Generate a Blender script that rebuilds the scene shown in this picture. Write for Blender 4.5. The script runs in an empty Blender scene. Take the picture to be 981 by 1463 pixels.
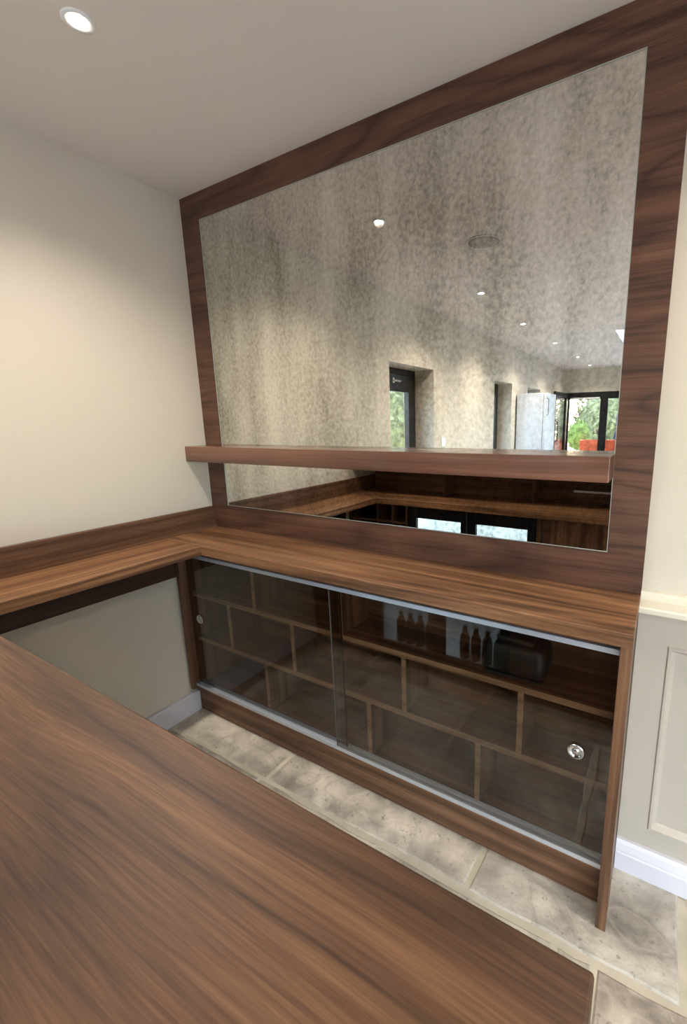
import bpy, bmesh, math, random
from mathutils import Vector, Matrix
random.seed(7)
SC = bpy.context.scene
C = SC.collection
PI = math.pi

# ------------------------------------------------------------------ camera
yaw, pitch, roll = 0.532, -0.206, -0.0167
fw = Vector((-math.sin(yaw)*math.cos(pitch), math.cos(yaw)*math.cos(pitch), math.sin(pitch)))
rt = fw.cross(Vector((0, 0, 1))).normalized()
up = rt.cross(fw)
r2 = rt*math.cos(roll) + up*math.sin(roll)
u2 = -rt*math.sin(roll) + up*math.cos(roll)
cam_data = bpy.data.cameras.new('camera')
cam = bpy.data.objects.new('camera', cam_data)
C.objects.link(cam)
M = Matrix((r2, u2, -fw)).transposed().to_4x4()
M.translation = Vector((1.9143, -1.3516, 1.3999))
cam.matrix_world = M
cam_data.sensor_fit = 'AUTO'
cam_data.sensor_width = 36
cam_data.lens = 626.2645/1463*36
cam_data.shift_x = (490.5-581.487)/1463
cam_data.clip_start = 0.02
SC.camera = cam

# ------------------------------------------------------------------ exposure, world, lamps
SC.view_settings.view_transform = 'Standard'
SC.view_settings.look = 'None'
SC.view_settings.gamma = 1
SC.view_settings.use_curve_mapping = False
SC.view_settings.exposure = 0.14

W = bpy.data.worlds.new('world')
SC.world = W
W.use_nodes = True
wn = W.node_tree
sky = wn.nodes.new('ShaderNodeTexSky')
sky.sky_type = 'NISHITA'
sky.sun_disc = False
sky.sun_elevation = math.radians(38)
sky.sun_rotation = math.radians(200)
bg = wn.nodes['Background']
bg.inputs['Strength'].default_value = 2.7
wn.links.new(sky.outputs[0], bg.inputs[0])

def light(name, kind, loc, rot, energy, color, parent=None, **kw):
    d = bpy.data.lights.new(name, kind)
    d.energy = energy
    d.color = color
    for k, v in kw.items():
        setattr(d, k, v)
    o = bpy.data.objects.new(name, d)
    C.objects.link(o)
    o.location = loc
    o.rotation_euler = rot
    if parent:
        o.parent = parent
    return o

H = 2.352
WARM = (1.0, 0.90, 0.79)
def portal(name, loc, rot, sx, sy):
    o = light(name, 'AREA', loc, rot, 0, (1, 1, 1), shape='RECTANGLE', size=sx, size_y=sy)
    o.data.cycles.is_portal = True
# windows of the left wall, the glazed far wall, the roof window and the added right doors let the sky in
portal('daylight', (-0.24, -2.04, 1.5), (0, -PI/2, 0), 0.9, 0.75)
portal('daylight', (-0.24, -4.45, 1.4), (0, -PI/2, 0), 1.4, 0.7)
portal('daylight', (1.9, -8.56, 0.95), (PI/2, 0, 0), 3.7, 1.9)
portal('daylight', (4.72, -4.0, 1.08), (0, PI/2, 0), 2.1, 4.2)
portal('daylight', (1.95, -5.3, 2.62), (0, 0, 0), 1.3, 1.9)
LAMPS = [(0.606, -0.644, 80), (2.42, -0.38, 80), (0.575, -2.10, 120), (0.53, -3.41, 110), (0.55, -4.82, 110), (0.56, -6.42, 110),
         (2.45, -2.10, 120), (2.45, -3.41, 110), (3.9, -1.6, 110), (3.9, -3.6, 110), (0.55, -7.75, 90)]  # middle row is out of view, added for even brightness

# ------------------------------------------------------------------ material helpers
def lin(c):
    return tuple(((x/255)/12.92 if x/255 <= .04045 else ((x/255+.055)/1.055)**2.4) for x in c)+(1,)

class NT:
    def __init__(s, name):
        s.m = bpy.data.materials.new(name)
        s.m.use_nodes = True
        s.t = s.m.node_tree
        s.b = s.t.nodes['Principled BSDF']
        s.out = s.t.nodes['Material Output']
    def n(s, kind, **kw):
        nd = s.t.nodes.new('ShaderNode'+kind)
        for k, v in kw.items():
            if k.startswith('i_'):
                nd.inputs[k[2:]].default_value = v
            else:
                setattr(nd, k, v)
        return nd
    def l(s, a, b):
        s.t.links.new(a, b)
    def val(s, x, sock):
        if isinstance(x, (int, float)):
            sock.default_value = x
        else:
            s.l(x, sock)
    def math(s, op, a, b=0.0, c=None):
        nd = s.n('Math', operation=op)
        s.val(a, nd.inputs[0])
        s.val(b, nd.inputs[1])
        if c is not None:
            s.val(c, nd.inputs[2])
        return nd.outputs[0]
    def comb(s, x, y, z):
        nd = s.n('CombineXYZ')
        for i, q in enumerate((x, y, z)):
            s.val(q, nd.inputs[i])
        return nd.outputs[0]
    def sep(s):
        tc = s.n('TexCoord')
        sp = s.n('SeparateXYZ')
        s.l(tc.outputs['Object'], sp.inputs[0])
        return sp.outputs
    def noise(s, vec, scale=1.0, detail=2.0, rough=0.5, dist=0.0):
        nd = s.n('TexNoise')
        s.l(vec, nd.inputs['Vector'])
        nd.inputs['Scale'].default_value = scale
        nd.inputs['Detail'].default_value = detail
        nd.inputs['Roughness'].default_value = rough
        nd.inputs['Distortion'].default_value = dist
        return nd.outputs['Fac']
    def ramp(s, fac, stops):
        nd = s.n('ValToRGB')
        s.l(fac, nd.inputs[0])
        e = nd.color_ramp.elements
        while len(e) < len(stops):
            e.new(0.5)
        for i, (p, c) in enumerate(stops):
            e[i].position = p
            e[i].color = c if len(c) == 4 else tuple(c)+(1,)
        return nd.outputs[0]
    def mix(s, fac, a, b, mode='MIX'):
        nd = s.n('Mix', data_type='RGBA', blend_type=mode)
        s.val(fac, nd.inputs[0])
        for x, i in ((a, 6), (b, 7)):
            if isinstance(x, tuple):
                nd.inputs[i].default_value = x
            else:
                s.l(x, nd.inputs[i])
        return nd.outputs[2]
    def bump(s, h, strength, dist):
        nd = s.n('Bump')
        nd.inputs['Strength'].default_value = strength
        nd.inputs['Distance'].default_value = dist
        s.l(h, nd.inputs['Height'])
        s.l(nd.outputs[0], s.b.inputs['Normal'])

def plain(name, rgb, rough=0.5, metal=0.0, spec=0.5, grain=0.02):
    t = NT(name)
    sp = t.sep()
    nz = t.noise(t.comb(sp[0], sp[1], sp[2]), 9.0, 3.0)
    c = lin(rgb)
    lo = tuple(x*(1-grain) for x in c[:3])+(1,)
    hi = tuple(min(1, x*(1+grain)) for x in c[:3])+(1,)
    t.l(t.ramp(nz, [(0.3, lo), (0.7, hi)]), t.b.inputs['Base Color'])
    t.b.inputs['Roughness'].default_value = rough
    t.b.inputs['Metallic'].default_value = metal
    t.b.inputs['Specular IOR Level'].default_value = spec
    return t.m

def wood(name, axis, dark, mid, light_, seed=0.0, band=30.0, wide=3.2, rough=0.42, streak=0.5, coat=0.0, stretch=0.32, fine=0.3, lines=0.6, ringamp=0.13, warpamp=0.016, blotch=0.6):
    t = NT(name)
    sp = t.sep()
    L = sp[axis]
    o = [sp[i] for i in range(3) if i != axis]
    T = t.math('ADD', o[0], t.math('MULTIPLY', o[1], 0.86))
    T = t.math('ADD', T, seed)
    warp = t.math('MULTIPLY', t.math('SUBTRACT', t.noise(t.comb(t.math('MULTIPLY', L, 2.2), t.math('MULTIPLY', T, 5.0), seed), 1.0, 1.5), 0.5), warpamp)
    Tw = t.math('ADD', T, warp)
    n1 = t.noise(t.comb(t.math('MULTIPLY', L, stretch), t.math('MULTIPLY', Tw, wide), seed+1.3), 1.0, 1.0, 0.4)
    rings = t.math('PINGPONG', t.math('MULTIPLY', n1, band), 1.0)
    # sparse dark growth lines
    dl = t.math('POWER', rings, 9.0)
    n2 = t.noise(t.comb(t.math('MULTIPLY', L, 0.4), t.math('MULTIPLY', Tw, 22.0), seed+4.0), 1.0, 3.0, 0.6)
    n3 = t.noise(t.comb(t.math('MULTIPLY', L, 14.0), t.math('MULTIPLY', Tw, 480.0), seed), 1.0, 2.0, 0.6)
    n4 = t.noise(t.comb(t.math('MULTIPLY', L, 1.6), t.math('MULTIPLY', Tw, 5.0), seed+9.0), 1.0, 2.0, 0.5)
    dmask = t.math('MULTIPLY', dl, t.math('MULTIPLY', t.ramp(n4, [(0.35, (0, 0, 0)), (0.7, (1, 1, 1))]), lines))
    n4c = t.math('ADD', 0.5, t.math('MULTIPLY', t.math('SUBTRACT', n4, 0.5), blotch))
    n2b = t.noise(t.comb(t.math('MULTIPLY', L, 0.9), t.math('MULTIPLY', Tw, 95.0), seed+6.0), 1.0, 3.0, 0.6)
    n2 = t.math('ADD', t.math('MULTIPLY', n2, 0.45), t.math('MULTIPLY', n2b, 0.55))
    f = t.math('ADD', t.math('MULTIPLY', n2, streak), t.math('MULTIPLY', n4c, 1-streak))
    f = t.math('ADD', f, t.math('MULTIPLY', t.math('SUBTRACT', rings, 0.5), -ringamp))
    f = t.math('ADD', f, t.math('MULTIPLY', t.math('SUBTRACT', n3, 0.5), fine))
    col = t.ramp(f, [(0.34, lin(dark)), (0.50, lin(mid)), (0.66, lin(light_))])
    dk = tuple(x*0.45 for x in lin(dark)[:3])+(1,)
    col = t.mix(dmask, col, dk)
    t.l(col, t.b.inputs['Base Color'])
    t.b.inputs['Roughness'].default_value = rough
    t.b.inputs['Coat Weight'].default_value = coat
    t.b.inputs['Specular IOR Level'].default_value = 0.35
    t.b.inputs['Coat Roughness'].default_value = 0.12
    t.bump(n3, 0.12, 0.0006)
    return t.m

WD, WM, WL = (64, 43, 30), (98, 68, 48), (130, 94, 68)
M_bartop = wood('walnut_bar_top', 0, (54, 35, 23), (86, 59, 40), (117, 84, 58), 0.37, 15, 6.5, 0.50, 0.45, lines=1.0, ringamp=0.11, fine=0.34, warpamp=0.04, blotch=0.9, stretch=0.62)
M_topx = wood('walnut_worktop', 0, (72, 49, 34), (118, 83, 57), (158, 118, 84), 2.1, 22, 6.0, 0.38, 0.75)
M_topy = wood('walnut_worktop_left', 1, (72, 49, 34), (118, 83, 57), (158, 118, 84), 5.1, 22, 6.0, 0.38, 0.75)
M_panelx = wood('walnut_panelling', 0, (58, 38, 29), (86, 58, 45), (108, 76, 59), 3.7, 16, 5.0, 0.45, 0.75, stretch=0.9)
M_uprx = wood('walnut_upstand', 1, (60, 42, 31), (96, 68, 50), (126, 94, 70), 6.2, 16, 5.0, 0.45, 0.7)
M_cabx = wood('walnut_cabinet_horizontal', 0, WD, WM, WL, 8.8, 16, 6.0, 0.42, 0.75)
M_cabz = wood('walnut_cabinet_vertical', 2, WD, WM, WL, 1.9, 16, 6.0, 0.42, 0.75)
M_shelf = wood('walnut_shelf_lacquered', 0, (70, 44, 34), (106, 70, 54), (134, 94, 74), 7.4, 14, 5.0, 0.30, 0.6, coat=0.6, fine=0.1)
M_dark = wood('walnut_dark', 1, (40, 24, 16), (62, 38, 25), (84, 54, 36), 4.4, 14, 6.0, 0.5, 0.7)  # darker walnut for the batten and the rack's back board

def paint(name, rgb, rough=0.7, bump=0.05):
    t = NT(name)
    sp = t.sep()
    v = t.comb(sp[0], sp[1], sp[2])
    n = t.noise(v, 2.0, 3.0)
    c = lin(rgb)
    t.l(t.ramp(n, [(0.3, tuple(x*0.98 for x in c[:3])), (0.7, c)]), t.b.inputs['Base Color'])
    t.b.inputs['Roughness'].default_value = rough
    t.bump(t.noise(v, 260.0, 2.0), bump, 0.001)
    return t.m
M_wall = paint('wall_paint_cream', (202, 194, 180))
M_ceil = paint('ceiling_paint_white', (226, 220, 214))
M_skirt = paint('skirting_paint_white', (204, 203, 210), 0.35, 0.01)
M_wains = paint('wainscot_paint_greige', (178, 170, 158), 0.4, 0.01)
M_dado = paint('dado_paint_cream', (206, 200, 184), 0.38, 0.01)
M_black = plain('black_coated_aluminium', (18, 18, 20), 0.35)
M_blackp = plain('black_plastic', (9, 9, 10), 0.5)
M_alu = plain('brushed_aluminium', (205, 210, 218), 0.38, 0.6)
M_edge = plain('ground_glass_edge', (160, 166, 160), 0.3)
M_chrome = plain('polished_chrome', (225, 225, 225), 0.12, 1.0)
M_white = plain('white_enamel', (235, 238, 240), 0.35)
M_pale = plain('pale_steel', (205, 212, 222), 0.4)
M_grey = plain('grey_plastic', (120, 122, 124), 0.4)
M_terra = plain('terracotta', (205, 92, 52), 0.7, grain=0.15)
M_navy = plain('navy_canvas', (34, 48, 72), 0.8, grain=0.2)
M_green = plain('clipped_foliage', (146, 168, 84), 0.8, grain=0.4)
M_hedge = plain('hedge_foliage', (140, 138, 92), 0.8, grain=0.5)
M_red = plain('bronze_foliage', (96, 54, 44), 0.7, grain=0.3)
M_bark = plain('bark', (90, 70, 55), 0.9)
M_mortar = plain('pale_mortar', (182, 175, 156), 0.9, grain=0.15)
M_render = paint('outside_render', (190, 186, 176))

# mottled antique mirror: silvering with vertical clouds and fine foxing
t = NT('antique_mirror_silvering')
sp = t.sep()
v = t.comb(sp[0], sp[1], sp[2])
cl = t.noise(t.comb(t.math('MULTIPLY', sp[0], 5.5), 0.0, t.math('MULTIPLY', sp[2], 1.6)), 1.0, 3.0, 0.55)
md = t.noise(t.comb(t.math('MULTIPLY', sp[0], 70.0), 3.0, t.math('MULTIPLY', sp[2], 58.0)), 1.0, 4.0, 0.6)
fi = t.noise(t.comb(t.math('MULTIPLY', sp[0], 110.0), 7.0, t.math('MULTIPLY', sp[2], 80.0)), 1.0, 3.0, 0.6)
f = t.math('ADD', t.math('MULTIPLY', cl, 0.66), t.math('ADD', t.math('MULTIPLY', md, 0.46), t.math('MULTIPLY', fi, 0.25)))
col = t.ramp(f, [(0.52, (0.36, 0.345, 0.31)), (0.68, (0.64, 0.63, 0.585)), (0.84, (0.86, 0.855, 0.82))])
t.l(col, t.b.inputs['Base Color'])
t.b.inputs['Metallic'].default_value = 1.0
t.b.inputs['Roughness'].default_value = 0.0
M_mirror = t.m

def thin_glass(name, tint, ior):
    t = NT(name)
    t.t.nodes.remove(t.b)
    tr = t.n('BsdfTransparent')
    tr.inputs[0].default_value = tint
    gl = t.n('BsdfGlossy')
    gl.inputs['Roughness'].default_value = 0.0
    gl.inputs[0].default_value = (0.95, 0.95, 0.95, 1)
    # Schlick reflectance, the same from both sides of the pane
    ge = t.n('NewGeometry')
    dt = t.n('VectorMath', operation='DOT_PRODUCT')
    t.l(ge.outputs['Normal'], dt.inputs[0])
    t.l(ge.outputs['Incoming'], dt.inputs[1])
    cs = t.math('ABSOLUTE', dt.outputs['Value'])
    r0 = ((ior-1)/(ior+1))**2
    fz = t.math('ADD', r0, t.math('MULTIPLY', 1-r0, t.math('POWER', t.math('SUBTRACT', 1.0, cs), 5.0)))
    mx = t.n('MixShader')
    t.l(fz, mx.inputs[0])
    t.l(tr.outputs[0], mx.inputs[1])
    t.l(gl.outputs[0], mx.inputs[2])
    t.l(mx.outputs[0], t.out.inputs[0])
    return t.m
M_tint = thin_glass('grey_tinted_glass', (0.81, 0.795, 0.77, 1), 1.72)
M_clear = thin_glass('clear_glass', (0.97, 0.98, 0.98, 1), 1.3)

def emit(name, rgb, s):
    t = NT(name)
    t.t.nodes.remove(t.b)
    e = t.n('Emission')
    e.inputs[0].default_value = rgb
    e.inputs[1].default_value = s
    t.l(e.outputs[0], t.out.inputs[0])
    return t.m
M_bulb = emit('lamp_lens', (1.0, 0.88, 0.70, 1), 110)
M_led = emit('fridge_led', (0.72, 0.90, 1.0, 1), 9)

# riven sandstone
def stone(name, a, b, c, seed):
    t = NT(name)
    sp = t.sep()
    v = t.comb(t.math('ADD', sp[0], seed), sp[1], sp[2])
    big = t.noise(v, 3.2, 4.0, 0.6, 0.8)
    med = t.noise(v, 12.0, 6.0, 0.6, 0.15)
    n5 = t.noise(v, 3.6, 1.2, 0.4, 0.5)
    vein = t.math('PINGPONG', t.math('MULTIPLY', t.math('ADD', n5, t.math('MULTIPLY', med, 0.05)), 14.0), 1.0)
    vmask = t.math('MULTIPLY', t.math('POWER', vein, 14.0), 0.34)
    f = t.math('ADD', t.math('MULTIPLY', big, 0.6), t.math('MULTIPLY', med, 0.4))
    col = t.ramp(f, [(0.36, lin(a)), (0.50, lin(b)), (0.66, lin(c))])
    col = t.mix(vmask, col, lin((196, 186, 166)))
    ledge_shade = t.math('MULTIPLY', t.math('POWER', t.math('PINGPONG', t.math('ADD', t.math('MULTIPLY', n5, 11.0), t.math('ADD', t.math('MULTIPLY', med, 1.6), 0.37)), 1.0), 5.0), 0.30)  # dark contour lines: shading of the riven ledges put into the colour
    col = t.mix(ledge_shade, col, tuple(x*0.62 for x in lin(a)[:3])+(1,))
    pit = t.noise(v, 60.0, 3.0, 0.6)
    col = t.mix(t.ramp(pit, [(0.30, (0.5, 0.5, 0.5)), (0.38, (0, 0, 0))]), col, lin((92, 84, 72)))
    t.l(col, t.b.inputs['Base Color'])
    t.b.inputs['Roughness'].default_value = 0.45
    step = t.math('ADD', t.math('MULTIPLY', t.math('SNAP', n5, 0.07), 1.3), t.math('MULTIPLY', med, 0.30))
    t.bump(step, 0.9, 0.03)
    return t.m
STONES = [stone('sandstone_grey', (116, 111, 101), (160, 154, 142), (202, 196, 182), 0.0),
          stone('sandstone_buff', (128, 121, 109), (174, 166, 152), (214, 206, 190), 3.0),
          stone('sandstone_rippled', (98, 90, 82), (150, 140, 127), (204, 194, 176), 8.0)]

# ------------------------------------------------------------------ geometry helpers
ORG = {}
def add_box(bm, lo, hi, bev=0.0015, seg=1):
    x0, y0, z0 = lo
    x1, y1, z1 = hi
    vs = [bm.verts.new(p) for p in ((x0, y0, z0), (x1, y0, z0), (x1, y1, z0), (x0, y1, z0), (x0, y0, z1), (x1, y0, z1), (x1, y1, z1), (x0, y1, z1))]
    fs = [bm.faces.new([vs[i] for i in q]) for q in ((0, 3, 2, 1), (4, 5, 6, 7), (0, 1, 5, 4), (1, 2, 6, 5), (2, 3, 7, 6), (3, 0, 4, 7))]
    if bev:
        es = list({e for f_ in fs for e in f_.edges})
        bmesh.ops.bevel(bm, geom=es, offset=bev, segments=seg, affect='EDGES', profile=0.5)
    return bm
def add_prism(bm, poly, z0, z1):
    lo = [bm.verts.new((x, y, z0)) for x, y in poly]
    hi = [bm.verts.new((x, y, z1)) for x, y in poly]
    n = len(poly)
    bm.faces.new(lo[::-1])
    bm.faces.new(hi)
    for i in range(n):
        bm.faces.new((lo[i], lo[(i+1) % n], hi[(i+1) % n], hi[i]))
    return bm
def add_lathe(bm, prof, n=24, center=(0, 0, 0), axis='z'):
    rings = []
    for r, h in prof:
        ring = []
        for i in range(n):
            a = 2*PI*i/n
            p = (r*math.cos(a), r*math.sin(a), h)
            if axis == 'y':
                p = (p[0], p[2], p[1])
            if axis == 'x':
                p = (p[2], p[0], p[1])
            ring.append(bm.verts.new(Vector(p)+Vector(center)))
        rings.append(ring)
    for a, b in zip(rings, rings[1:]):
        for i in range(n):
            bm.faces.new((a[i], a[(i+1) % n], b[(i+1) % n], b[i]))
    bm.faces.new(rings[0][::-1])
    bm.faces.new(rings[-1])
    return bm
def add_tube(bm, pts, r, n=8):
    rings = []
    for i, p in enumerate(pts):
        p = Vector(p)
        d = (Vector(pts[min(i+1, len(pts)-1)])-Vector(pts[max(i-1, 0)])).normalized()
        a = d.orthogonal().normalized()
        if rings:
            a = (pa-d*pa.dot(d)).normalized()
        pa = a
        b = d.cross(a)
        rings.append([bm.verts.new(p+(a*math.cos(2*PI*k/n)+b*math.sin(2*PI*k/n))*r) for k in range(n)])
    for x, y in zip(rings, rings[1:]):
        for k in range(n):
            bm.faces.new((x[k], x[(k+1) % n], y[(k+1) % n], y[k]))
    bm.faces.new(rings[0][::-1])
    bm.faces.new(rings[-1])
    return bm
def smooth(o, on=True):
    for p in o.data.polygons:
        p.use_smooth = on
    return o
def obj(name, bm, mat, parent=None, sm=False):
    bmesh.ops.recalc_face_normals(bm, faces=bm.faces)
    if parent is None:
        xs = [v.co for v in bm.verts]
        org = Vector(((min(p.x for p in xs)+max(p.x for p in xs))/2, (min(p.y for p in xs)+max(p.y for p in xs))/2, min(p.z for p in xs)))
    else:
        org = ORG[parent.name]
    bmesh.ops.translate(bm, verts=bm.verts, vec=-org)
    me = bpy.data.meshes.new(name)
    bm.to_mesh(me)
    bm.free()
    me.materials.append(mat)
    o = bpy.data.objects.new(name, me)
    C.objects.link(o)
    if parent is None:
        o.location = org
    else:
        o.parent = parent
    ORG[o.name] = org
    if sm:
        smooth(o)
    return o
def box(name, lo, hi, mat, parent=None, bev=0.0015, seg=1):
    return obj(name, add_box(bmesh.new(), lo, hi, bev, seg), mat, parent)
def tag(o, label, cat, group=None):
    o['label'] = label
    o['category'] = cat
    if group:
        o['group'] = group
    return o
def thing(name, loc, label, cat, group=None):
    o = bpy.data.objects.new(name, None)
    C.objects.link(o)
    o.location = loc
    o.empty_display_size = 0.05
    ORG[o.name] = Vector(loc)
    return tag(o, label, cat, group)
def struct(o):
    o['kind'] = 'structure'
    return o
def sbox(name, lo, hi, mat, bev=0.0, parent=None):
    o = box(name, lo, hi, mat, parent, bev)
    return struct(o) if parent is None else o

XR = 4.6      # right side wall of the room
YF = -8.413   # glazed far wall
# ------------------------------------------------------------------ structure: shell
# ceiling with the opening of the roof window
bm = bmesh.new()
sx0, sx1, sy0, sy1 = 1.305, 2.6, -6.25, -4.35
for lo, hi in (((-0.25, sy1, H), (XR+.1, 0.15, H+.2)), ((-0.25, YF-.1, H), (XR+.1, sy0, H+.2)), ((-0.25, sy0, H), (sx0, sy1, H+.2)), ((sx1, sy0, H), (XR+.1, sy1, H+.2))):
    add_box(bm, lo, hi, 0)
struct(obj('ceiling', bm, M_ceil))
rw = sbox('window_3', (sx0, sy0, H+.2), (sx1, sy1, H+.215), M_clear)
for lo, hi in (((sx0, sy0, H+.215), (sx1, sy0+.05, H+.26)), ((sx0, sy1-.05, H+.215), (sx1, sy1, H+.26)), ((sx0, sy0, H+.215), (sx0+.05, sy1, H+.26)), ((sx1-.05, sy0, H+.215), (sx1, sy1, H+.26))):
    box('window_frame', lo, hi, M_black, rw)
# left wall with the recesses of the windows
wins = [(-2.425, -1.658, 0.98, 1.853), (-4.81, -4.09, 0.62, 1.872), (-6.38, -5.62, 0.62, 1.868)]
bm = bmesh.new()
cur = 0.15
for y0, y1, z0, z1 in wins:
    add_box(bm, (-0.25, y1, 0), (0, cur, H), 0)
    add_box(bm, (-0.25, y0, 0), (0, y1, z0), 0)
    add_box(bm, (-0.25, y0, z1), (0, y1, H), 0)
    cur = y0
add_box(bm, (-0.25, YF-.1, 0), (0, cur, H), 0)
struct(obj('wall_left', bm, M_wall))
sbox('wall_back', (0, 0.020, 0), (XR+.1, 0.15, H), M_wall)
bm = bmesh.new()
for lo, hi in (((XR, -1.9, 0), (XR+.1, 0.02, H)), ((XR, YF-.1, 0), (XR+.1, -6.1, H)), ((XR, -6.1, 2.13), (XR+.1, -1.9, H))):
    add_box(bm, lo, hi, 0)
struct(obj('wall_right', bm, M_wall))
bm = bmesh.new()
add_box(bm, (0, YF-.12, 1.90), (XR, YF, H), 0)
add_box(bm, (3.78, YF-.12, 0), (XR, YF, 1.90), 0)
struct(obj('wall_far', bm, M_wall))

# skirting on the left wall
bm = bmesh.new()
def skirt_profile_y(bm, x, y0, y1, h, th, sgn=1):
    prof = [(0, 0), (th, 0), (th, h-.006), (th-.004, h), (0, h)]
    a = [bm.verts.new((x+sgn*px, y0, pz)) for px, pz in prof]
    b = [bm.verts.new((x+sgn*px, y1, pz)) for px, pz in prof]
    n = len(prof)
    for i in range(n):
        bm.faces.new((a[i], a[(i+1) % n], b[(i+1) % n], b[i]))
    bm.faces.new(a)
    bm.faces.new(b[::-1])
skirt_profile_y(bm, 0, -1.06, -0.195, 0.104, 0.018)
struct(obj('baseboard_left', bm, M_skirt))
bm = bmesh.new()
skirt_profile_y(bm, 0, -4.95, -1.60, 0.104, 0.018)
struct(obj('baseboard_left_2', bm, M_skirt))

# ------------------------------------------------------------------ windows in the left wall
def left_window(k, y0, y1, z0, z1, latch):
    root = sbox('window_%d' % k, (-0.222, y0, z0), (-0.2, y0+.055, z1), M_black, 0.002)
    x0, x1 = -0.235, -0.2
    fr = 0.055
    box('window_frame', (x0, y1-fr, z0), (x1, y1, z1), M_black, root, 0.002)
    box('window_frame', (x0, y0+fr, z1-fr), (x1, y1-fr, z1), M_black, root, 0.002)
    box('window_frame', (x0, y0+fr, z0), (x1, y1-fr, z0+fr), M_black, root, 0.002)
    a0, a1, b0, b1 = y0+fr+.004, y1-fr-.004, z0+fr+.004, z1-fr-.004
    s = 0.10
    st = 0.14 if latch else 0.10
    xs0, xs1 = x0, x1+.022
    for lo, hi in (((xs0, a0, b0), (xs1, a0+s, b1)), ((xs0, a1-s, b0), (xs1, a1, b1)), ((xs0, a0+s, b1-st), (xs1, a1-s, b1)), ((xs0, a0+s, b0), (xs1, a1-s, b0+s))):
        box('sash', lo, hi, M_black, root, 0.004)
    box('pane', (x0+.015, a0+s, b0+s), (x0+.019, a1-s, b1-st), M_clear, root, 0)
    if latch:
        h = box('handle', (xs1, (y0+y1)/2-.07, b1-.062), (xs1+.018, (y0+y1)/2+.05, b1-.044), M_chrome, root, 0.004)
        box('handle_rose', (xs1, (y0+y1)/2+.03, b1-.075), (xs1+.008, (y0+y1)/2+.06, b1-.03), M_chrome, root, 0.002)
    return root
for k, w in enumerate(wins):
    left_window((1, 2, 4)[k], *w, k == 0)

# ------------------------------------------------------------------ glazed far wall (folding doors)
def framed_leaf(root, a, b, z0, z1, fr, axis, c, th):
    # rectangle frame in the plane perpendicular to the other axis
    def bb(n, u0, u1, w0, w1, m, t0=None, t1=None):
        t0 = c-th/2 if t0 is None else t0
        t1 = c+th/2 if t1 is None else t1
        lo, hi = ((u0, t0, w0), (u1, t1, w1)) if axis == 'x' else ((t0, u0, w0), (t1, u1, w1))
        box(n, lo, hi, m, root, 0.003 if m is M_black else 0)
    bb('stile', a, a+fr, z0, z1, M_black)
    bb('stile', b-fr, b, z0, z1, M_black)
    bb('rail', a+fr, b-fr, z1-fr, z1, M_black)
    bb('rail', a+fr, b-fr, z0, z0+fr, M_black)
    bb('pane', a+fr, b-fr, z0+fr, z1-fr, M_clear, c-.003, c+.003)
root = sbox('door_1', (0.0, YF-.09, 1.835), (3.78, YF-.01, 1.90), M_black, 0.003)
box('threshold', (0.0, YF-.09, 0.0), (3.78, YF-.01, 0.03), M_black, root, 0.003)
for i in range(4):
    framed_leaf(root, 0.03+i*0.735+(0.0), 0.03+(i+1)*0.735, 0.03, 1.835, 0.072, 'x', YF-.05, 0.05)
box('trickle_vent', (0.12, YF-.012, 1.765), (0.68, YF+.004, 1.795), M_white, root, 0.002)
framed_leaf(root, 2.975, 3.77, 0.03, 1.835, 0.072, 'x', YF-.05, 0.05)
root = sbox('added_door_right', (XR+.02, -6.1, 2.06), (XR+.09, -1.9, 2.13), M_black, 0.003)  # unseen glazed doors, added to bring cool daylight from the right
for i in range(4):
    framed_leaf(root, -6.1+i*1.05, -6.1+(i+1)*1.05, 0.0, 2.06, 0.072, 'y', XR+.05, 0.05)
root = struct(obj('door_2', add_box(bmesh.new(), (0.035, -8.36, 0.03), (0.085, -8.28, 1.88), 0.003), M_black))
framed_leaf(root, -8.28, -7.22, 0.03, 1.88, 0.072, 'y', 0.06, 0.05)
bm = add_tube(bmesh.new(), [(0.085, -7.26, 0.95), (0.125, -7.26, 0.98), (0.135, -7.26, 1.08), (0.135, -7.26, 1.22), (0.125, -7.26, 1.32), (0.085, -7.26, 1.35)], 0.010)
obj('handle', bm, M_black, root, True)

# ------------------------------------------------------------------ stone floor
fl = sbox('floor', (-0.25, YF-.1, -0.06), (XR+.1, 0.15, -0.004), M_mortar)
def slab(x0, x1, y0, y1, mat, dy0=(0, 0), dy1=(0, 0)):
    g = 0.009
    pts = []
    def edge(ax, ay, bx, by, n):
        for i in range(n):
            u = i/n
            j = 0.006 if 0 < i else 0.001
            pts.append((ax+(bx-ax)*u+random.uniform(-j, j), ay+(by-ay)*u+random.uniform(-j, j)))
    n = max(2, int((x1-x0)/0.11))
    m = max(2, int((y1-y0)/0.11))
    edge(x0+g, y0+g, x1-g, y0+g, n)
    edge(x1-g, y0+g, x1-g, y1-g, m)
    edge(x1-g, y1-g, x0+g, y1-g, n)
    edge(x0+g, y1-g, x0+g, y0+g, m)
    bm = bmesh.new()
    top = random.uniform(-0.0006, 0.0006)
    cx, cy = (x0+x1)/2, (y0+y1)/2
    lo = [bm.verts.new((x, y, -0.02)) for x, y in pts]
    mi = [bm.verts.new((x, y, top-.0035)) for x, y in pts]
    hi = [bm.verts.new((x+(0.005 if x < cx else -0.005), y+(0.005 if y < cy else -0.005), top)) for x, y in pts]
    k = len(pts)
    for a, b in ((lo, mi), (mi, hi)):
        for i in range(k):
            bm.faces.new((a[i], a[(i+1) % k], b[(i+1) % k], b[i]))
    bm.faces.new(hi)
    obj('stone_slab', bm, mat, fl)
S = STONES
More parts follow.
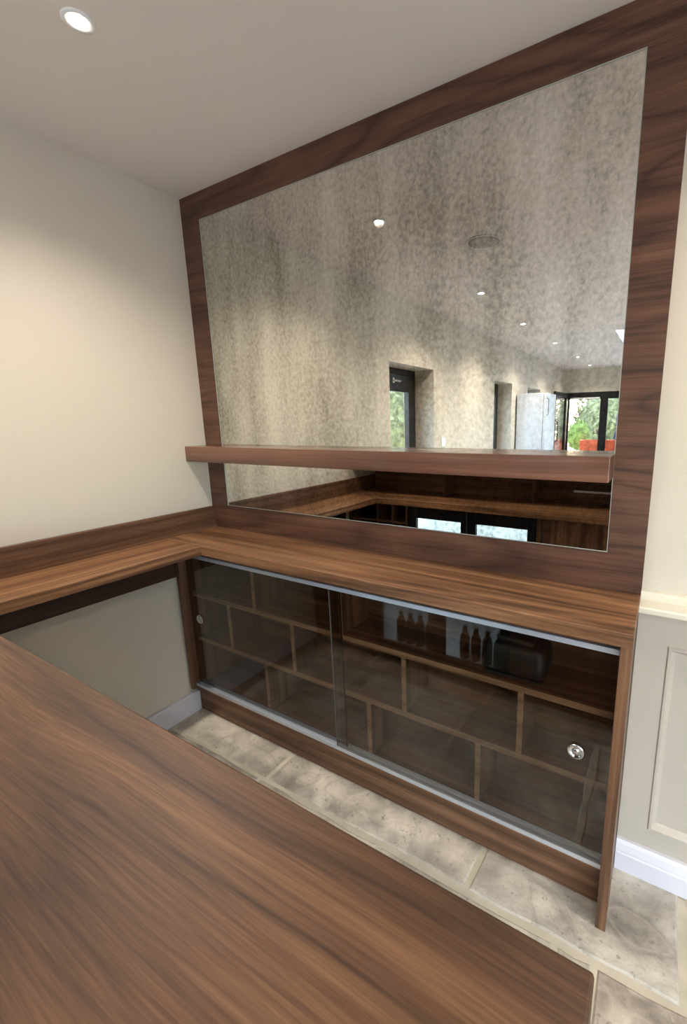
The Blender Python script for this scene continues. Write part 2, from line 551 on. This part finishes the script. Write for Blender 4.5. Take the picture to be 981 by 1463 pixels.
# courses by the back bar, joints as in the photograph
for x0, x1, k in ((0.0, 0.645, 1), (0.645, 1.507, 1), (1.507, 2.072, 0), (2.072, 2.93, 1), (2.93, 3.6, 0), (3.6, 4.6, 1)):
    slab(x0, x1, -0.352, 0.14, S[k])
for x0, x1, k in ((0.0, 0.62, 0), (0.62, 1.20, 1), (1.20, 1.775, 0), (1.775, 1.872, 0), (1.872, 2.55, 2), (2.55, 3.4, 0), (3.4, 4.6, 1)):
    slab(x0, x1, -0.92, -0.352, S[k])
y = -0.92
r = 0
while y > YF:
    hgt = (0.45, 0.60, 0.52)[r % 3]
    y0 = max(y-hgt, YF-.09)
    x = -0.0
    first = True
    while x < XR:
        wdt = random.choice((0.56, 0.72, 0.86, 0.62))
        if first:
            wdt *= (0.6, 1.0, 0.8)[r % 3]
            first = False
        x1 = x+wdt
        if XR-x1 < 0.3:
            x1 = XR
        slab(x, x1, y0, y, S[random.randrange(3)])
        x = x1
    y = y0
    r += 1

# ------------------------------------------------------------------ right part of back wall: wainscot, dado rail, skirting
# (front faces: wainscot stiles y = -0.03, recessed panels y = -0.017)
wt = sbox('trim_1', (1.8898, -0.016, 0.0), (XR, 0.020, 0.866), M_wains)
stiles = [(1.8898, 1.968), (2.72, 2.88), (3.62, 3.78), (4.50, XR)]
for a, b in stiles:
    box('stile', (a, -0.030, 0.09), (b, -0.016, 0.866), M_wains, wt, 0)
for (a, b), (c, d) in zip(stiles, stiles[1:]):
    box('rail', (b, -0.030, 0.775), (c, -0.016, 0.866), M_wains, wt, 0)
    box('rail', (b, -0.030, 0.09), (c, -0.016, 0.165), M_wains, wt, 0)
    # bead moulding: mitred frame
    bm = bmesh.new()
    prof = [(0.0, -0.030), (0.003, -0.034), (0.009, -0.034), (0.014, -0.026), (0.019, -0.021), (0.022, -0.016)]
    z0, z1 = 0.165, 0.775
    loops = []
    for off, yy in prof:
        loops.append([bm.verts.new(p) for p in ((b+off, yy, z0+off), (c-off, yy, z0+off), (c-off, yy, z1-off), (b+off, yy, z1-off))])
    for p, q in zip(loops, loops[1:]):
        for i in range(4):
            bm.faces.new((p[i], p[(i+1) % 4], q[(i+1) % 4], q[i]))
    obj('panel_moulding', bm, M_wains, wt)
bm = bmesh.new()
prof = [(0.020, 0.862), (-0.030, 0.862), (-0.034, 0.866), (-0.058, 0.868), (-0.062, 0.872), (-0.062, 0.884), (-0.058, 0.888), (-0.006, 0.890), (-0.004, 0.905), (0.0, 0.912), (0.020, 0.912)]
def sweep_x(bm, prof, x0, x1):
    a = [bm.verts.new((x0, py, pz)) for py, pz in prof]
    b = [bm.verts.new((x1, py, pz)) for py, pz in prof]
    n = len(prof)
    for i in range(n):
        bm.faces.new((a[i], a[(i+1) % n], b[(i+1) % n], b[i]))
    bm.faces.new(a)
    bm.faces.new(b[::-1])
sweep_x(bm, prof, 1.8898, XR)
struct(obj('trim_2', bm, M_dado))
bm = bmesh.new()
sweep_x(bm, [(0.02, 0), (-0.055, 0), (-0.055, 0.062), (-0.052, 0.066), (-0.052, 0.070), (-0.046, 0.090), (-0.040, 0.100), (0.02, 0.100)], 1.8898, XR)
struct(obj('baseboard_back', bm, M_skirt))

# ------------------------------------------------------------------ walnut surround, mirror, shelf
m0, m1, mb, mt = 0.1207, 1.793, 1.0143, 2.2473
XP = 1.890
sur = thing('mirror_surround', (XP/2, 0.01, 0.9), 'dark walnut board surround of the wall mirror, reaching the ceiling', 'panel')
box('bottom_board', (0.0, 0.0, 0.88), (XP, 0.0195, mb), M_panelx, sur, 0.0006)
box('top_board', (0.0, 0.0, mt), (XP, 0.0195, H-.001), M_panelx, sur, 0.0006)
box('left_board', (0.0, 0.0, mb), (m0, 0.0195, mt), M_panelx, sur, 0.0006)
box('right_board', (m1, 0.0, mb), (XP, 0.0195, mt), M_panelx, sur, 0.0006)
mir = thing('wall_mirror', ((m0+m1)/2, 0.004, mb), 'large mottled antique mirror set in the walnut surround', 'mirror')
box('mirror_glass', (m0+.0015, 0.001, mb+.0015), (m1-.0015, 0.007, mt-.0015), M_mirror, mir, 0)
bm = bmesh.new()
e = 0.0016
for lo, hi in (((m0, -.0015, mb), (m1, .008, mb+e)), ((m0, -.0015, mt-e), (m1, .008, mt)), ((m0, -.0015, mb+e), (m0+e, .008, mt-e)), ((m1-e, -.0015, mb+e), (m1, .008, mt-e))):
    add_box(bm, lo, hi, 0)
obj('polished_edge', bm, M_edge, mir)
sh = box('mirror_shelf', (0.001, -0.111, 1.231), (1.793, -0.002, 1.2995), M_shelf, None, 0.002, 2)
tag(sh, 'long floating walnut shelf crossing the antique mirror', 'shelf')

# ------------------------------------------------------------------ worktop (U shape), upstand, batten
ZC = 0.9
wk = thing('worktop', (0.9, -0.14, 0.862), 'continuous walnut worktop running round the inside of the bar', 'worktop')
box('worktop_section', (0.0005, -0.275, 0.8625), (1.8895, -0.0005, ZC), M_topx, wk, 0.002, 2)
box('worktop_section', (0.0005, -1.016, 0.8625), (0.284, -0.2755, ZC), M_topy, wk, 0.002, 2)
box('worktop_section', (0.0005, -1.42, 0.8625), (1.88, -1.0165, ZC), M_topx, wk, 0.002, 2)
up_ = box('upstand', (0.0005, -1.40, ZC+.0003), (0.018, -0.0008, 1.003), M_uprx, None, 0.001)
tag(up_, 'low walnut upstand along the cream wall above the left worktop', 'upstand')
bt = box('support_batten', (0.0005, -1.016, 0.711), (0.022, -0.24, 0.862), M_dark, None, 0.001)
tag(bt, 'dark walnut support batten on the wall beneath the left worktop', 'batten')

# ------------------------------------------------------------------ back bar cabinet
cab = thing('back_bar_cabinet', (0.95, -0.13, 0), 'low walnut back bar cabinet with tinted sliding glass doors', 'cabinet')
CX0, CX1 = 0.040, 1.862
box('side_panel', (0.019, -0.237, 0.135), (CX0, -0.001, 0.862), M_cabz, cab)
box('side_panel', (CX1, -0.265, 0.0), (1.888, -0.001, 0.862), M_cabz, cab)
box('plinth', (0.019, -0.193, 0.0), (CX1, -0.175, 0.128), M_cabx, cab)
box('bottom_board', (CX0, -0.222, 0.128), (CX1, -0.012, 0.150), M_cabx, cab)
box('top_board', (CX0, -0.215, 0.8275), (CX1, -0.012, 0.862), M_cabx, cab)
box('back_board', (CX0, -0.012, 0.128), (CX1, -0.001, 0.862), M_cabx, cab)
SY0, SY1 = -0.180, -0.0125
M_litedge = wood('walnut_edge_lit', 0, (112, 84, 62), (146, 114, 86), (172, 138, 106), 3.3, 16, 6.0, 0.42, 0.75)  # added paler front strips: spot light on the edges put into the colour
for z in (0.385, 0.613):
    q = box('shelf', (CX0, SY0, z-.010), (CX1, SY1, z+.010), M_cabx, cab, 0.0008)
    box('lit_edging', (CX0, SY0-.002, z-.0098), (CX1, SY0-.0002, z+.0098), M_litedge, q, 0)
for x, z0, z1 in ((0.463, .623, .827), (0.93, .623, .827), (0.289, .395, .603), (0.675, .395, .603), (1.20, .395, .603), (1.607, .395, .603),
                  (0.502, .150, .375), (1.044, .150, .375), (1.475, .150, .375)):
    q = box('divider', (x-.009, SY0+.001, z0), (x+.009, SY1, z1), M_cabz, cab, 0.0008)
    box('lit_edging', (x-.0088, SY0-.001, z0), (x+.0088, SY0+.0008, z1), M_litedge, q, 0)
# aluminium tracks: channels
for nm, z0, z1 in (('bottom_track', 0.150, 0.164), ('top_track', 0.812, 0.827)):
    bm = bmesh.new()
    if nm == 'bottom_track':
        add_box(bm, (CX0, -0.220, z0), (CX1, -0.183, z0+.003), 0)
        for yy in (-0.220, -0.2045, -0.1865):
            add_box(bm, (CX0, yy, z0+.003), (CX1, yy+.0025, z1), 0)
    else:
        add_box(bm, (CX0, -0.220, z1-.003), (CX1, -0.183, z1), 0)
        for yy in (-0.220, -0.2045, -0.1865):
            add_box(bm, (CX0, yy, z0), (CX1, yy+.0025, z1-.003), 0)
    obj(nm, bm, M_alu, cab)
def finger_pull(x, y, z, door):
    bm = add_lathe(bmesh.new(), [(0.016, 0.0008), (0.0225, -0.0004), (0.0225, -0.0024), (0.0195, -0.0036), (0.0165, -0.003), (0.0135, -0.0005), (0.009, 0.0004), (0.0085, -0.0012), (0.003, -0.002)], 28, (x, y, z), 'y')
    obj('finger_pull', bm, M_chrome, door, True)
dl = box('sliding_door', (CX0+.001, -0.2005, 0.154), (0.946, -0.1945, 0.8265), M_tint, cab, 0)
dr = box('sliding_door', (0.912, -0.2160, 0.154), (CX1-.001, -0.2100, 0.8265), M_tint, cab, 0)
finger_pull(0.1, -0.2006, 0.504, dl)
finger_pull(1.774, -0.2161, 0.496, dr)
box('glass_edge', (0.946, -0.2005, 0.154), (0.9475, -0.1945, 0.8265), M_black, dl, 0)
box('glass_edge', (0.9105, -0.2160, 0.154), (0.912, -0.2100, 0.8265), M_grey, dr, 0)
box('guide_block', (0.905, -0.2195, 0.1505), (0.945, -0.2165, 0.172), M_clear, dr, 0)

# black appliance on the top shelf behind the right door
ap = thing('countertop_appliance', (1.54, -0.10, 0.6235), 'rounded black appliance with a cord on the top shelf behind glass', 'appliance')
bm = bmesh.new()
add_box(bm, (1.475, -0.165, 0.6295), (1.67, -0.045, 0.735), 0.03, 4)
obj('body', bm, M_blackp, ap, True)
box('base', (1.485, -0.155, 0.6237), (1.66, -0.055, 0.6297), M_blackp, ap, 0.002)
bm = bmesh.new()
add_box(bm, (1.50, -0.150, 0.7352), (1.63, -0.06, 0.752), 0.007, 3)
obj('lid', bm, M_blackp, ap, True)
bm = add_tube(bmesh.new(), [(1.48+.055*math.cos(a*PI/8)*1.0, -0.04-.002*a, 0.752+0.045*math.sin(a*PI/8)) for a in range(-1, 10)], 0.0032)
obj('cord', bm, M_blackp, ap, True)

# ------------------------------------------------------------------ front bar
BY = -1.1455
ph = thing('bar_counter', (0.94, -1.35, 0.0), 'raised walnut bar counter filling the near foreground, open pigeonholes under its top', 'bar counter')
box('bar_top', (0.0005, -1.66, 1.065), (1.9065, BY, 1.105), M_bartop, ph, 0.002, 2)
box('back_board', (0.019, -1.419, 0.9005), (1.88, -1.401, 1.0645), M_cabx, ph)
for x in (0.66, 1.25):
    box('divider', (x-.009, -1.4005, 0.9005), (x+.009, -1.27, 1.0645), M_cabz, ph)
box('end_panel', (1.862, -1.4005, 0.9005), (1.88, -1.20, 1.0645), M_cabz, ph)
box('cable_strip', (1.46, -1.4003, 0.962), (1.70, -1.385, 0.974), M_alu, ph, 0.001)
# front cladding towards the room
for i in range(3):
    box('cladding_panel', (0.003+i*0.627, -1.445, 0.001), (0.003+(i+1)*0.627-.004, -1.4205, 1.0645), M_cabz, ph)
# open rack at left
rk = thing('bottle_rack', (0.27, -1.24, 0), 'dark walnut cubby rack left of the glass door fridge', 'rack')
RX0, RX1, RYf, RYb = 0.022, 0.500, -1.055, -1.40
box('side_panel', (RX0, RYb, 0.0), (RX0+.018, RYf, 0.862), M_cabz, rk)
box('side_panel', (RX1-.018, RYb, 0.0), (RX1, RYf, 0.862), M_cabz, rk)
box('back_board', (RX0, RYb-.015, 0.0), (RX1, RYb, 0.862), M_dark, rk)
for x in (0.26, 0.38):
    box('divider', (x-.007, RYb, 0.45), (x+.007, RYf-.002, 0.862), M_cabz, rk)
for z in (0.735, 0.60, 0.45):
    box('shelf', (RX0+.018, RYb, z-.006), (RX1-.018, RYf-.004, z+.006), M_cabx, rk)
dd = box('door', (RX0+.001, RYf-.018, 0.10), (RX1-.001, RYf+.001, 0.44), M_cabz, rk)
bm = add_tube(bmesh.new(), [(0.245, RYf, 0.15), (0.245, RYf+.022, 0.158), (0.245, RYf+.028, 0.19), (0.245, RYf+.028, 0.29), (0.245, RYf+.022, 0.322), (0.245, RYf, 0.33)], 0.005)
obj('handle', bm, M_black, dd, True)
box('plinth', (RX0+.018, RYf-.05, 0.0), (RX1-.018, RYf-.03, 0.098), M_cabx, rk)
# two-door bottle fridge
fr = thing('bottle_fridge', (0.915, -1.24, 0), 'black undercounter bottle fridge with two lit glass doors', 'fridge')
FX0, FX1, FYf, FYb = 0.510, 1.322, -1.075, -1.40
box('case_side', (FX0, FYb, 0.02), (FX0+.035, FYf, 0.858), M_black, fr, 0.002)
box('case_side', (FX1-.035, FYb, 0.02), (FX1, FYf, 0.858), M_black, fr, 0.002)
box('case_top', (FX0+.035, FYb, 0.825), (FX1-.035, FYf, 0.858), M_black, fr, 0.002)
box('case_bottom', (FX0+.035, FYb, 0.02), (FX1-.035, FYf, 0.10), M_black, fr, 0.002)
box('case_back', (FX0+.035, FYb, 0.10), (FX1-.035, FYb+.02, 0.825), M_white, fr, 0)
box('liner', (FX0+.035, FYb+.02, 0.10), (FX1-.035, FYf-.012, 0.105), M_white, fr, 0)
box('liner', (FX0+.035, FYb+.02, 0.105), (FX0+.040, FYf-.012, 0.825), M_white, fr, 0)
box('liner', (FX1-.040, FYb+.02, 0.105), (FX1-.035, FYf-.012, 0.825), M_white, fr, 0)
for z in (0.34, 0.58):
    bm = bmesh.new()
    for k in range(24):
        x = FX0+.05+k*(FX1-FX0-.10)/23
        add_box(bm, (x-.0018, FYb+.03, z-.0018), (x+.0018, FYf-.03, z+.0018), 0)
    for yy in (FYb+.03, (FYb+FYf)/2, FYf-.03):
        add_box(bm, (FX0+.041, yy-.003, z-.006), (FX1-.041, yy+.003, z-.0018), 0)
    obj('wire_shelf', bm, M_alu, fr)
box('led_tube', (FX0+.06, FYf-.03, 0.812), (FX1-.06, FYf-.018, 0.824), M_led, fr, 0)
light('fridge_light', 'AREA', (0, 0.13, 0.81), (math.radians(-30), 0, 0), 3.2, (0.72, 0.92, 1.0), fr, shape='RECTANGLE', size=0.7, size_y=0.05)
for a, b in ((FX0+.002, 0.9145), (0.9175, FX1-.002)):
    d = box('door', (a, FYf, 0.10), (a+.055, FYf+.028, 0.856), M_black, fr, 0.002)
    box('door_frame', (b-.038, FYf, 0.10), (b, FYf+.028, 0.856), M_black, d, 0.002)
    box('door_frame', (a+.055, FYf, 0.785), (b-.038, FYf+.028, 0.856), M_black, d, 0.002)
    box('door_frame', (a+.055, FYf, 0.10), (b-.038, FYf+.028, 0.135), M_black, d, 0.002)
    box('pane', (a+.055, FYf+.010, 0.135), (b-.038, FYf+.016, 0.785), M_clear, d, 0)
# cupboard at right end
cu = thing('end_cupboard', (1.6, -1.24, 0), 'plain walnut cupboard at the open end of the bar beside the fridge', 'cupboard')
box('body', (1.328, -1.40, 0.0), (1.884, -1.075, 0.862), M_cabz, cu)
dd = box('door', (1.330, -1.0745, 0.10), (1.864, -1.056, 0.858), M_cabz, cu)
bm = add_tube(bmesh.new(), [(1.37, -1.056, 0.60), (1.37, -1.034, 0.608), (1.37, -1.028, 0.64), (1.37, -1.028, 0.74), (1.37, -1.034, 0.772), (1.37, -1.056, 0.78)], 0.005)
obj('handle', bm, M_black, dd, True)

# bottles in the fridge
M_bglass = plain('brown_bottle_glass', (52, 40, 26), 0.12)
M_cap = plain('silver_cap', (190, 190, 190), 0.3, 0.8)
def bottle(x, y, z, label):
    b = thing('bottle', (x, y, z), label, 'bottle', 'bottles in the glass door fridge')
    obj('glass_body', add_lathe(bmesh.new(), [(0.026, 0.0), (0.029, 0.004), (0.029, 0.11), (0.024, 0.135), (0.013, 0.16), (0.012, 0.19)], 16, (x, y, z)), M_bglass, b, True)
    obj('cap', add_lathe(bmesh.new(), [(0.0135, 0.190), (0.0135, 0.2), (0.010, 0.205)], 16, (x, y, z)), M_cap, b, True)
NTH = ('first', 'second', 'third', 'fourth')
for i in range(4):
    bottle(0.64+i*0.065, -1.15, 0.1055, 'brown capped bottle behind the fridge door beside the rack, %s from the rack' % NTH[i])
for i in range(4):
    bottle(1.05+i*0.065, -1.15, 0.1055, 'brown capped bottle behind the fridge door beside the end cupboard, %s from the cupboard' % NTH[3-i])

# ------------------------------------------------------------------ ceiling fittings
names = {0: 'recessed ceiling downlight nearest the corner by the mirror', 1: 'recessed ceiling downlight over the right end of the back bar'}
ords = ['', '', 'second downlight from the mirror along the left wall', 'third downlight from the mirror along the left wall', 'fourth downlight from the mirror along the left wall', 'fifth downlight from the mirror along the left wall',
        'added unseen middle row downlight in line with the first window', 'added unseen middle row downlight ahead of the roof window', 'right row downlight nearer the mirror wall', 'right row downlight farther from the mirror wall', 'sixth downlight along the left wall, nearest the folding doors']
for i, (x, y, pw) in enumerate(LAMPS):
    d = thing('downlight', (x, y, H), names.get(i, ords[i]), 'downlight', 'recessed ceiling downlights')
    bm = bmesh.new()
    prof = [(0.021, -0.0005), (0.022, -0.003), (0.034, -0.004), (0.036, -0.0005)]
    rings = [[bm.verts.new((x+r_*math.cos(2*PI*k/28), y+r_*math.sin(2*PI*k/28), H+h_)) for k in range(28)] for r_, h_ in prof]
    for a, b in zip(rings, rings[1:]):
        for k in range(28):
            bm.faces.new((a[k], a[(k+1) % 28], b[(k+1) % 28], b[k]))
    obj('trim_ring', bm, M_white, d, True)
    obj('lamp_lens', add_lathe(bmesh.new(), [(0.0205, 0.0), (0.0205, -0.0015), (0.016, -0.0025)], 24, (x, y, H-.0002)), M_bulb, d)
    light('lamp_light', 'SPOT', (0, 0, -0.006), (0, 0, 0), pw, WARM, d, spot_size=math.radians(138), spot_blend=1.0, shadow_soft_size=0.022)
M_grille = plain('speaker_mesh', (188, 183, 177), 0.8)
spk = thing('ceiling_speaker', (0.95, -1.156, H), 'flush round white speaker in the ceiling above the bar', 'speaker')
obj('rim', add_lathe(bmesh.new(), [(0.095, 0.0), (0.095, -0.004), (0.088, -0.006), (0.086, -0.004)], 32, (0.95, -1.156, H)), M_white, spk, True)
obj('grille', add_lathe(bmesh.new(), [(0.085, -0.0042), (0.085, -0.0052), (0.05, -0.0065)], 32, (0.95, -1.156, H)), M_grille, spk, True)

# switch on the left wall
sw = thing('light_switch', (0, -2.60, 1.15), 'small white switch plate on the wall past the first window', 'switch')
box('plate', (0.0002, -2.66, 1.14), (0.009, -2.575, 1.225), M_white, sw, 0.002)
box('rocker', (0.009, -2.628, 1.165), (0.012, -2.607, 1.20), M_white, sw, 0.001)

# tall pale fridge freezer by the left wall further down the room
tf = thing('fridge_freezer', (0.22, -5.3, 0), 'tall pale fridge freezer standing against the left wall', 'fridge')
box('body', (0.02, -5.60, 0.03), (0.39, -5.00, 1.743), M_pale, tf, 0.006, 2)
for z0, z1 in ((0.05, 0.66), (0.67, 1.74)):
    d = box('door', (0.395, -5.60, z0), (0.43, -5.00, z1), M_pale, tf, 0.006, 2)
    obj('handle', add_tube(bmesh.new(), [(0.43, -5.04, z1-.30), (0.455, -5.04, z1-.29), (0.455, -5.04, z1-.08), (0.43, -5.04, z1-.07)], 0.006), M_grey, d, True)
for yy in (-5.55, -5.05):
    for xx in (0.06, 0.36):
        obj('foot', add_lathe(bmesh.new(), [(0.018, 0.0), (0.014, 0.031)], 12, (xx, yy, 0.0)), M_black, tf)

# ------------------------------------------------------------------ garden outside
sbox('ground', (-8, -24, -0.16), (12, YF-.12, -0.07), M_render)
sbox('ground_3', (XR+.12, YF-.12, -0.16), (14, 4, -0.07), M_render)
sbox('ground_2', (-8, YF-.12, -0.16), (-0.27, 4, -0.07), M_render)
tr = thing('trough_planter', (0.8, -9.35, -0.07), 'long terracotta trough planter outside the folding doors', 'planter')
bm = bmesh.new()
x0, x1, ya, yb, zt = 0.22, 1.75, -9.55, -9.2, 0.90
o_ = [(x0+.05, ya+.04, -.07), (x1-.05, ya+.04, -.07), (x1-.05, yb-.04, -.07), (x0+.05, yb-.04, -.07)]
q_ = [(x0, ya, zt), (x1, ya, zt), (x1, yb, zt), (x0, yb, zt)]
i_ = [(x0+.04, ya+.04, zt), (x1-.04, ya+.04, zt), (x1-.04, yb-.04, zt), (x0+.04, yb-.04, zt)]
j_ = [(a, b, zt-.08) for a, b, _ in i_]
L_ = [[bm.verts.new(p) for p in q] for q in (o_, q_, i_, j_)]
for a, b in zip(L_, L_[1:]):
    for i in range(4):
        bm.faces.new((a[i], a[(i+1) % 4], b[(i+1) % 4], b[i]))
bm.faces.new(L_[0][::-1])
bm.faces.new(L_[3])
obj('trough', bm, M_terra, tr)
box('soil', (x0+.045, ya+.045, 0.80), (x1-.045, yb-.045, 0.86), M_bark, tr, 0)
def foliage_ball(name, c, r, mat, parent, n, leaf, seed, sz=1.0):
    rnd = random.Random(seed)
    bm = bmesh.new()
    bmesh.ops.create_icosphere(bm, subdivisions=3, radius=1.0)
    for v_ in bm.verts:
        k = 0.9+rnd.uniform(-.06, .06)
        v_.co = Vector(c)+Vector((v_.co.x*r*k, v_.co.y*r*k, v_.co.z*r*sz*k))
    for _ in range(n):
        d = Vector((rnd.gauss(0, 1), rnd.gauss(0, 1), rnd.gauss(0, 1))).normalized()
        p = Vector(c)+Vector((d.x*r, d.y*r, d.z*r*sz))*rnd.uniform(0.88, 1.06)
        a = Vector((rnd.gauss(0, 1), rnd.gauss(0, 1), rnd.gauss(0, 1))).normalized()*leaf
        b = a.cross(d).normalized()*leaf*0.5
        vs = [bm.verts.new(p-a), bm.verts.new(p+b), bm.verts.new(p+a), bm.verts.new(p-b)]
        bm.faces.new(vs)
    return obj(name, bm, mat, parent)
tp = thing('topiary_shrub', (0.02, -10.2, -0.07), 'egg shaped clipped green topiary shrub seen through the folding doors', 'shrub')
foliage_ball('foliage', (0.02, -10.2, 0.97), 0.27, M_green, tp, 900, 0.03, 3, 1.35)
obj('stem', add_lathe(bmesh.new(), [(0.03, 0.0), (0.025, 0.8)], 10, (0.02, -10.2, -0.07)), M_bark, tp)
cd = thing('spiky_plant', (0.62, -9.38, 0.905), 'bronze spiky leaved plant growing in the terracotta trough', 'plant')
bm = bmesh.new()
rnd = random.Random(5)
for _ in range(40):
    a = rnd.uniform(0, 2*PI)
    s = rnd.uniform(0.05, 0.9)
    l = rnd.uniform(0.22, 0.36)
    d = Vector((math.cos(a)*s, math.sin(a)*s, 1)).normalized()
    w = Vector((-math.sin(a), math.cos(a), 0))*0.012
    p = Vector((0.62, -9.38, 0.905))
    m_ = p+d*l*0.6
    tt = p+d*l+Vector((0, 0, -0.05*s))
    v1, v2, v3, v4, v5 = (bm.verts.new(q) for q in (p-w, p+w, m_+w, tt, m_-w))
    bm.faces.new((v1, v2, v3, v4, v5))
obj('leaves', bm, M_red, cd)
pa = thing('garden_parasol', (1.02, -9.9, -0.07), 'closed navy garden parasol standing beyond the folding doors', 'parasol')
obj('canopy', add_lathe(bmesh.new(), [(0.16, 0.95), (0.19, 1.0), (0.13, 1.25), (0.155, 1.45), (0.10, 1.75), (0.03, 1.95), (0.01, 2.0)], 14, (1.02, -9.9, -0.07)), M_navy, pa)
obj('pole', add_lathe(bmesh.new(), [(0.02, 0.04), (0.02, 0.95)], 12, (1.02, -9.9, -0.07)), M_alu, pa)
obj('base', add_lathe(bmesh.new(), [(0.25, 0.0), (0.25, 0.04), (0.05, 0.06)], 20, (1.02, -9.9, -0.07)), M_black, pa)
for i, (x, y, r_) in enumerate(((-2.4, -14.5, 1.2), (0.4, -14.9, 1.3), (3.2, -14.6, 1.2), (6.0, -15.0, 1.3))):
    lb = ['broad leafy garden shrub at the far left behind the topiary', 'broad leafy garden shrub straight behind the terracotta trough', 'broad leafy garden shrub behind the navy parasol', 'broad leafy garden shrub at the far right of the garden'][i]
    s_ = thing('garden_shrub', (x, y, -0.07), lb, 'shrub', 'shrubs at the end of the garden')
    foliage_ball('foliage', (x, y, 1.25), r_, M_hedge, s_, 1600, 0.10, 20+i, 1.0)
    obj('stem', add_lathe(bmesh.new(), [(0.08, 0.0), (0.06, 0.6)], 10, (x, y, -0.07)), M_bark, s_)
for i, (x, y) in enumerate(((-2.9, -5.9), (-4.2, -9.4))):
    s_ = thing('garden_shrub', (x, y, -0.07), ('leafy shrub in the view of the window nearest the bar', 'leafy shrub farther along outside the left wall')[i], 'shrub', 'shrubs beside the house')
    foliage_ball('foliage', (x, y, 1.1), 0.95, M_hedge, s_, 1200, 0.07, 40+i, 1.3)
    obj('stem', add_lathe(bmesh.new(), [(0.06, 0.0), (0.05, 0.5)], 10, (x, y, -0.07)), M_bark, s_)
